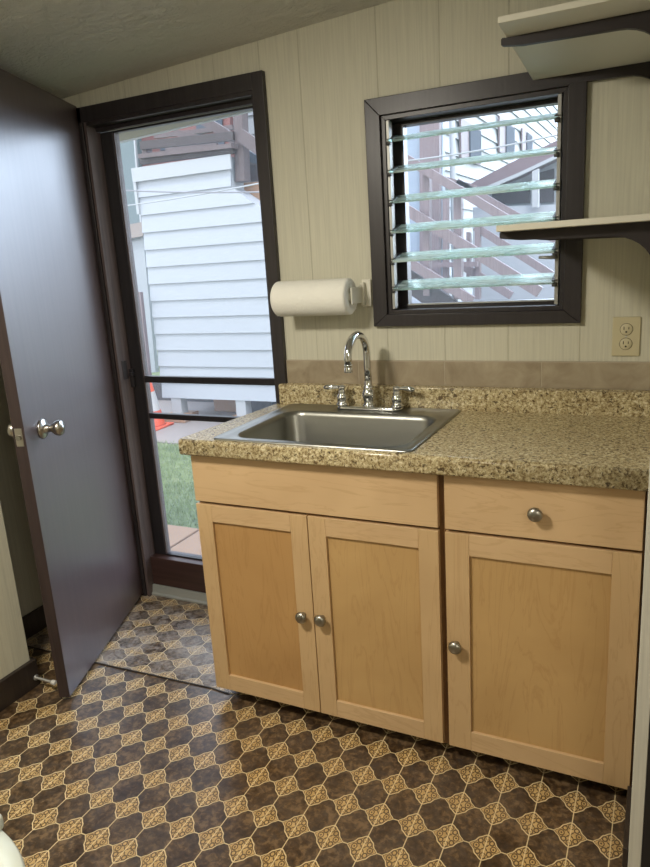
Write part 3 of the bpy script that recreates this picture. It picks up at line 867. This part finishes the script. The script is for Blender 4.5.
# white lap-sided stair enclosure
YS = 4.2
se = empty('stair_enclosure', (-2.5, YS, GZ), 'white lap sided enclosure under the outdoor stairs, standing on short white posts', 'stair enclosure')
ztop = 2.580; exposure = .190
def xr(z):
    if z > 2.262: return -2.770
    return -2.785 + (2.262 - z)/.652
z = -.005; bm = NB(); first = True
rows = []
while z < ztop-.01:
    z1 = min(z+exposure, ztop)
    xl = -4.005
    lip = .022
    pts = [(xl, z), (xr(z), z), (xr(z1) , z1), (xl, z1)]
    if z < 2.262 < z1: pts = [(xl, z), (xr(z), z), (xr(2.2621), 2.2621), (-2.77, 2.262), (-2.77, z1), (xl, z1)]
    a = [bm.verts.new((x, YS - lip*(1-(zz_-z)/exposure), zz_)) for x, zz_ in pts]
    bm.faces.new(a)
    b0 = [bm.verts.new((xl, YS-lip, z)), bm.verts.new((xr(z), YS-lip, z)), bm.verts.new((xr(z), YS, z)), bm.verts.new((xl, YS, z))]
    bm.faces.new(b0)
    z = z1
box(bm, (-4.005, YS+.002, -.005), (-2.78, YS+1.05, 2.57))
prism(bm, [(-2.78, YS+.002, -.005), (xr(0), YS+.002, -.005), (-2.78, YS+.002, 2.255)], (0, 1.05, 0))
link('siding', bm, m_siding, se)
bm = NB(); box(bm, (-4.035, YS-.045, 2.440), (-2.735, YS-.024, 2.585)); box(bm, (-4.035, YS-.040, 2.10), (-4.000, YS+.0, 2.455)); link('corner_board', bm, m_white_trim, se)
for xa_, xb_ in ((-3.885, -3.745), (-2.975, -2.845), (-2.0, -1.87), (-1.0, -.87)):
    bm = NB(); box(bm, (xa_, YS-.01, GZ+.10), (xb_, YS+.11, -.006)); link('post', bm, m_white_trim, se)
    bm = NB(); prism(bm, [(xa_-.09, YS-.10, GZ+.012), (xb_+.09, YS-.10, GZ+.012), (xb_+.09, YS+.2, GZ+.012), (xa_-.09, YS+.2, GZ+.012)], (0,0,.09)); link('footing', bm, m_paver, se, bevel=.01)
# things stored beneath
bm = NB(); box(bm, (-3.68, 4.75, GZ+.012), (-3.05, 4.85, -.06)); o = link('concrete_plank', bm, m_paver, bevel=.01); setp(o, 'tan plank lying in the gap beneath the white stair enclosure', 'plank')
bm = NB(); box(bm, (-3.10, 4.55, GZ+.012), (-2.72, 4.72, -.05)); o = link('storage_crate', bm, m_stair_d, bevel=.01); setp(o, 'dark crate standing beneath the white stair enclosure between its posts', 'crate')
bm = NB(); box(bm, (-6, 5.26, GZ+.012), (1.2, 5.3, .02)); st('wall_crawlspace', bm, m_stair_d)

# traffic cone
cn = empty('traffic_cone', (-4.02, 3.95, GZ+.012), 'orange traffic cone with white band standing outside left of the stair enclosure', 'traffic cone')
cp = at(155, 425, 3.85)
Mc = Matrix.Translation(((at(154, 430, 3.85).x - .03), 3.85, GZ+.012))
bm = NB(); lathe(bm, [(0,.028), (.17,.028), (.16,.05), (.125,.22), (.10,.34)], Mc, 28); lathe(bm, [(.085,.42), (.055,.56), (.045,.565), (0,.565)], Mc, 28)
link('cone_body', bm, m_orange, cn)
bm = NB(); lathe(bm, [(.1285,.205), (.0845,.425)], Mc, 28); link('reflective_band', bm, m_whiteband, cn)
bm = NB(); lathe(bm, [(0,0),(.26,0),(.26,.022),(.25,.028),(0,.028)], Mc @ Matrix.Rotation(math.radians(45), 4, 'Z'), 4); link('cone_base', bm, m_orange, cn)

def poly_at(name, pxs, y, m, depth=.05, parent=None, **k):
    bm = NB(); prism(bm, [at(a, b, y) for a, b in pxs], (0, depth, 0)); return link(name, bm, m, parent, **k)
def rail(name, p, q, y, m, w=.05, h=.12, parent=None):
    bm = NB(); bar(bm, at(*p, y), at(*q, y), w, h); return link(name, bm, m, parent)

# brown leaning post at the left of the enclosure
bm = NB(); bar(bm, at(139, 292, 4.10), at(152, 411, 4.10), .05, .075, up=Vector((1,0,0))); o = link('wooden_post', bm, m_stair, bevel=.004)
setp(o, 'brown wooden post rising along the left edge of the white stair enclosure', 'post')

# houses behind, seen through the doorway
hb = empty('teal_house', (-7.6, 7.5, GZ), 'grey green house wall far left behind the white stair enclosure', 'house')
poly_at('wall', [(100, 120), (137, 120), (141, 240), (104, 248)], 7.5, m_teal, .1, hb)
poly_at('corner_strip', [(132.5, 128), (134, 128), (142, 232), (140.5, 232)], 7.44, m_white_trim, .04, hb)
poly_at('window_sill', [(104, 229), (142, 222), (143, 236), (105, 243)], 7.40, m_concrete, .06, hb)
poly_at('lower_wall', [(104, 243), (143, 236), (160, 420), (118, 430)], 7.5, m_siding2, .1, hb)
rh = empty('red_house', (-5.0, 8.0, GZ), 'brick red house wall behind the wooden deck railing', 'house')
poly_at('wall', [(133, 90), (228, 70), (232, 170), (142, 200)], 8.0, m_red, .1, rh)
for pl_ in ([(160, 140), (188, 136), (188, 147), (160, 151)], [(196, 122), (222, 117), (222, 130), (196, 135)], [(205, 140), (224, 137), (224, 146), (205, 149)]):
    poly_at('window_pane', pl_, 7.96, m_pane, .02, rh)
wh = empty('white_house', (-1.0, 10.0, GZ), 'white lap sided building with tall windows behind the outdoor stairs', 'house')
# facade facing the door (right of the red wall)
bm = NB(); p0 = at(223, 260, 9.0); p1 = at(300, 60, 9.0)
z = p0.z
while z < p1.z + .4:
    prism(bm, [(p0.x, 8.97, z), (p0.x, 9.0, z+.30), (p0.x, 9.05, z+.30), (p0.x, 9.05, z)], (2.1, 0, 0)); z += .30
link('end_wall', bm, m_siding2, wh)
# far facade seen through the louvres, lap lines fall away to the right
fw = empty('white_apartment_house', (-.5, 8.2, GZ), 'tall white sided house with grey shutters behind the brown stair railings', 'house')
fa, fb = Vector((-1.5, 5.6, 1.0)), Vector((-1.5, 24, 1.0))
fd = Vector((fb.x-fa.x, fb.y-fa.y, 0)); fl = fd.length; fd.normalize(); fn = Vector((fd.y, -fd.x, 0))
bm = NB(); z = GZ
while z < 9.0:
    prism(bm, [fa*1 + Vector((0,0,z-fa.z)) + fn*.03, fa + Vector((0,0,z+.24-fa.z)), fa + Vector((0,0,z-fa.z))], fd*(fl+2)); z += .24
prism(bm, [fa + Vector((0,0,GZ-fa.z)), fa + Vector((0,0,9-fa.z)), fa + Vector((0,0,9-fa.z)) - fn*.1, fa + Vector((0,0,GZ-fa.z)) - fn*.1], fd*(fl+2))
link('facade', bm, m_siding2, fw)
def on_facade(px, py, off=.035):
    d = FW + RX*((px-325)/FPX) - UY*((py-433.5)/FPX)
    o_ = fa + fn*off
    t = (o_ - CAM).dot(fn)/d.dot(fn)
    return CAM + d*t
for i, (xa_, xb_, ya_, yb_) in enumerate(((459, 479, 118, 158), (498, 513, 116, 152), (521, 531, 128, 150))):
    bm = NB(); t0 = on_facade(xa_, ya_); t1 = on_facade(xb_, ya_); b0 = on_facade(xa_, yb_)
    dz = Vector((0, 0, b0.z - t0.z))
    prism(bm, [t0, Vector((t1.x, t1.y, t0.z)), Vector((t1.x, t1.y, t0.z)) + dz, t0 + dz], fn*.03); sh = link('window_shutter', bm, m_stair, fw)
    w1 = t0.lerp(Vector((t1.x, t1.y, t0.z)), .38); w2 = t0.lerp(Vector((t1.x, t1.y, t0.z)), .95)
    bm = NB(); prism(bm, [w1 + dz*.08 + fn*.03, w2 + dz*.08 + fn*.03, w2 + dz*.95 + fn*.03, w1 + dz*.95 + fn*.03], fn*.02); link('window_pane', bm, m_pane, sh)

# neighbour's low brown roof and gable wall on the right
nb = empty('neighbour_shed', (0, 6.4, GZ), 'low building with brown sloping roof and white posts at the right behind the stairs', 'shed')
def wz(x, y): return (370+x*.3538, 80+y*.3538)
poly_at('roof', [wz(268, 302), wz(395, 235), wz(540, 165), wz(540, 205), wz(420, 262), wz(300, 312)], 6.4, m_roofd, 1.2, nb)
poly_at('fascia', [wz(300, 312), wz(420, 262), wz(540, 205), wz(540, 215), wz(420, 272), wz(312, 318)], 6.38, m_white_trim, .05, nb)
poly_at('wall', [wz(320, 316), wz(420, 272), wz(540, 215), wz(540, 360), wz(320, 366)], 6.9, m_siding2, .1, nb)
for q in ([(345, 315), (452, 285), (452, 348), (345, 352)], [(478, 262), (520, 250), (520, 345), (478, 348)]):
    poly_at('window_pane', [wz(*a) for a in q], 6.85, m_stair_d, .03, nb)
poly_at('post', [wz(458, 258), wz(476, 250), wz(476, 360), wz(458, 360)], 6.36, m_white_trim, .08, nb)
poly_at('lower_wall', [wz(290, 360), wz(545, 352), wz(545, 640), wz(290, 640)], 6.5, m_siding, .1, nb)

# deck over the enclosure, seen through the doorway
def dz_(x, y): return (125+x*.2308, 100+y*.2308)
dk = empty('wooden_deck', (-3.4, YS+.2, 2.6), 'brown wooden deck and railing on top of the white stair enclosure', 'deck')
rail('rim_board', dz_(72, 264), dz_(474, 214), YS+.02, m_stair_d, .06, .075, dk)
rail('rim_cap', dz_(72, 246), dz_(474, 200), YS-.02, m_deck, .12, .045, dk)
rail('top_rail', dz_(72, 198), dz_(474, 156), YS+.05, m_stair_d, .06, .085, dk)
poly_at('post', [dz_(470, 40), dz_(505, 35), dz_(518, 350), dz_(478, 355)], YS+.06, m_deck, .12, dk)
poly_at('corner_post', [dz_(72, 190), dz_(92, 188), dz_(94, 262), dz_(74, 264)], YS+.06, m_deck, .1, dk)
rail('brace', dz_(340, 88), dz_(432, 142), YS+.5, m_deck, .06, .10, dk)
rail('brace', dz_(432, 142), dz_(480, 180), YS+.5, m_deck, .06, .10, dk)
rail('brace', dz_(215, 140), dz_(330, 168), YS+.8, m_deck, .06, .07, dk)
rail('stair_rail', dz_(500, 152), dz_(640, 250), YS+.06, m_deck, .05, .13, dk)
rail('back_rail', dz_(130, 158), dz_(470, 118), YS+1.1, m_deck, .05, .05, dk)
rail('back_rail', dz_(180, 215), dz_(400, 188), YS+1.1, m_deck, .05, .04, dk)
poly_at('stair_skirt', [dz_(522, 215), dz_(640, 275), dz_(640, 300), dz_(522, 262)], YS+.3, m_pane, .05, dk)
poly_at('stair_skirt', [dz_(516, 262), dz_(640, 285), dz_(640, 350), dz_(485, 355)], YS+.4, m_deck, .05, dk)
poly_at('stringer_board', [dz_(478, 360), dz_(620, 352), dz_(640, 500), dz_(600, 470), dz_(484, 385)], YS+.25, m_paver, .05, dk)

# descending stair railings seen through the louvres
sr = empty('outdoor_stairs', (-1.2, YS, 0), 'brown wooden outdoor staircase with slanting railings outside the louvred window', 'stairs')
RL = [((90, 215), (395, 398), 4.15, .075), ((245, 290), (560, 470), 5.2, .085), ((95, 362), (480, 600), 4.15, .095), ((298, 415), (560, 580), 5.2, .075),
      ((95, 506), (290, 625), 4.15, .085), ((245, 515), (400, 610), 5.2, .080), ((160, 265), (300, 305), 5.2, .05)]
for a, b, y, h in RL: rail('handrail', wz(*a), wz(*b), y, m_stair, .05, h, sr)
for xa_, xb_, y0_, y1_, yy in ((150, 168, 255, 610, 4.2), (236, 258, 300, 620, 4.2), (205, 219, 330, 610, 5.15), (296, 310, 410, 620, 5.15), (140, 196, 120, 610, 5.4), (272, 282, 430, 560, 5.3)):
    poly_at('post', [wz(xa_, y0_), wz(xb_, y0_), wz(xb_, y1_), wz(xa_, y1_)], yy, m_stair if xa_ != 140 else m_stair, .08, sr)
rail('landing_beam', wz(165, 524), wz(305, 520), 5.1, m_stair, .05, .05, sr)
rail('stringer', wz(80, 545), wz(230, 650), 4.25, m_stair_d, .06, .20, sr)

# bluish wall directly left in the window
bw = poly_at('blue_wall', [wz(60, 60), wz(205, 40), wz(205, 660), wz(60, 660)], 5.5, siding_mat('pale_blue_siding', (.27, .33, .41)), .1); setp(bw, 'pale blue siding wall at the left edge of the louvred window view', 'wall panel', kind='structure')
# downpipe
bm = NB(); pp = at(*wz(232, 120), 6.2); tube(bm, [Vector((pp.x, pp.y, GZ)), pp + Vector((0, 0, 1.0))], .035, 12); o = link('downpipe', bm, m_white_trim); setp(o, 'thin white downpipe behind the brown stair posts', 'downpipe')

# clotheslines
for n_, (a, b, ya_, yb_, lb) in enumerate((((112, 187), (275, 190), 2.4, 2.4, 'thin dark clothesline strung level across the doorway view, the straighter upper line'), ((112, 205), (278, 178), 2.6, 2.6, 'thin pale clothesline rising to the right across the doorway view'), ((405, 158), (553, 134), 2.8, 2.8, 'pale clothesline crossing behind the upper louvres of the window'))):
    A, B = at(*a, ya_), at(*b, yb_); A = A + (A-B)*.4; B = B + (B-A)*.15
    bm = NB(); pts = [A.lerp(B, i/12) - Vector((0,0,.03*math.sin(math.pi*i/12))) for i in range(13)]; tube(bm, pts, .006, 6)
    o = link('clothesline', bm, m_wire if n_ == 0 else m_white_trim); setp(o, lb, 'clothesline')

# ------------------------------------------------------------------ light
w = bpy.data.worlds.new('sky'); scene.world = w; w.use_nodes = True
nt = w.node_tree; bg = nt.nodes['Background']
tc_ = nt.nodes.new('ShaderNodeTexCoord'); sx = nt.nodes.new('ShaderNodeSeparateXYZ'); nt.links.new(tc_.outputs['Generated'], sx.inputs[0])
cr = nt.nodes.new('ShaderNodeValToRGB'); nt.links.new(sx.outputs[2], cr.inputs[0])
cr.color_ramp.elements[0].color = (.93, .96, 1, 1); cr.color_ramp.elements[1].color = (.62, .76, 1, 1)
nt.links.new(cr.outputs[0], bg.inputs[0]); bg.inputs[1].default_value = 3.2
sun = bpy.data.lights.new('sun', 'SUN'); sun.energy = 2.4; sun.angle = math.radians(12); sun.color = (1, .96, .9)
so = bpy.data.objects.new('sun', sun); COL.objects.link(so)
so.rotation_euler = Vector((-.25, .42, -.87)).to_track_quat('-Z', 'Y').to_euler()
fill_sun = bpy.data.lights.new('door_fill_sun', 'SUN'); fill_sun.energy = 4.2; fill_sun.angle = math.radians(40); fill_sun.color = (.60, .77, 1)  # added second sun with no visible source, brightens the open door
so2 = bpy.data.objects.new('door_fill_sun', fill_sun); COL.objects.link(so2)
so2.rotation_euler = Vector((-.24, -.92, -.33)).to_track_quat('-Z', 'Y').to_euler()
def area(name, loc, target, size, power, color, spread=180):
    l = bpy.data.lights.new(name, 'AREA'); l.shape = 'DISK'; l.size = size; l.energy = power; l.color = color
    o = bpy.data.objects.new(name, l); COL.objects.link(o); o.location = loc
    o.rotation_euler = (Vector(target) - Vector(loc)).to_track_quat('-Z', 'Y').to_euler(); return o
area('ceiling_lamp', (.05, -1.75, 2.13), (.25, -1.45, 0), .32, 36, (1, .93, .80))
area('room_light', (2.5, -3.0, 2.1), (2.1, -2.6, 0), .9, 22, (1, .93, .78))

scene.view_settings.view_transform = 'Standard'
scene.view_settings.look = 'None'
scene.view_settings.exposure = 0
scene.cycles.max_bounces = 8
scene.cycles.transparent_max_bounces = 16
try:
    scene.cycles.use_denoising = True
except Exception: pass
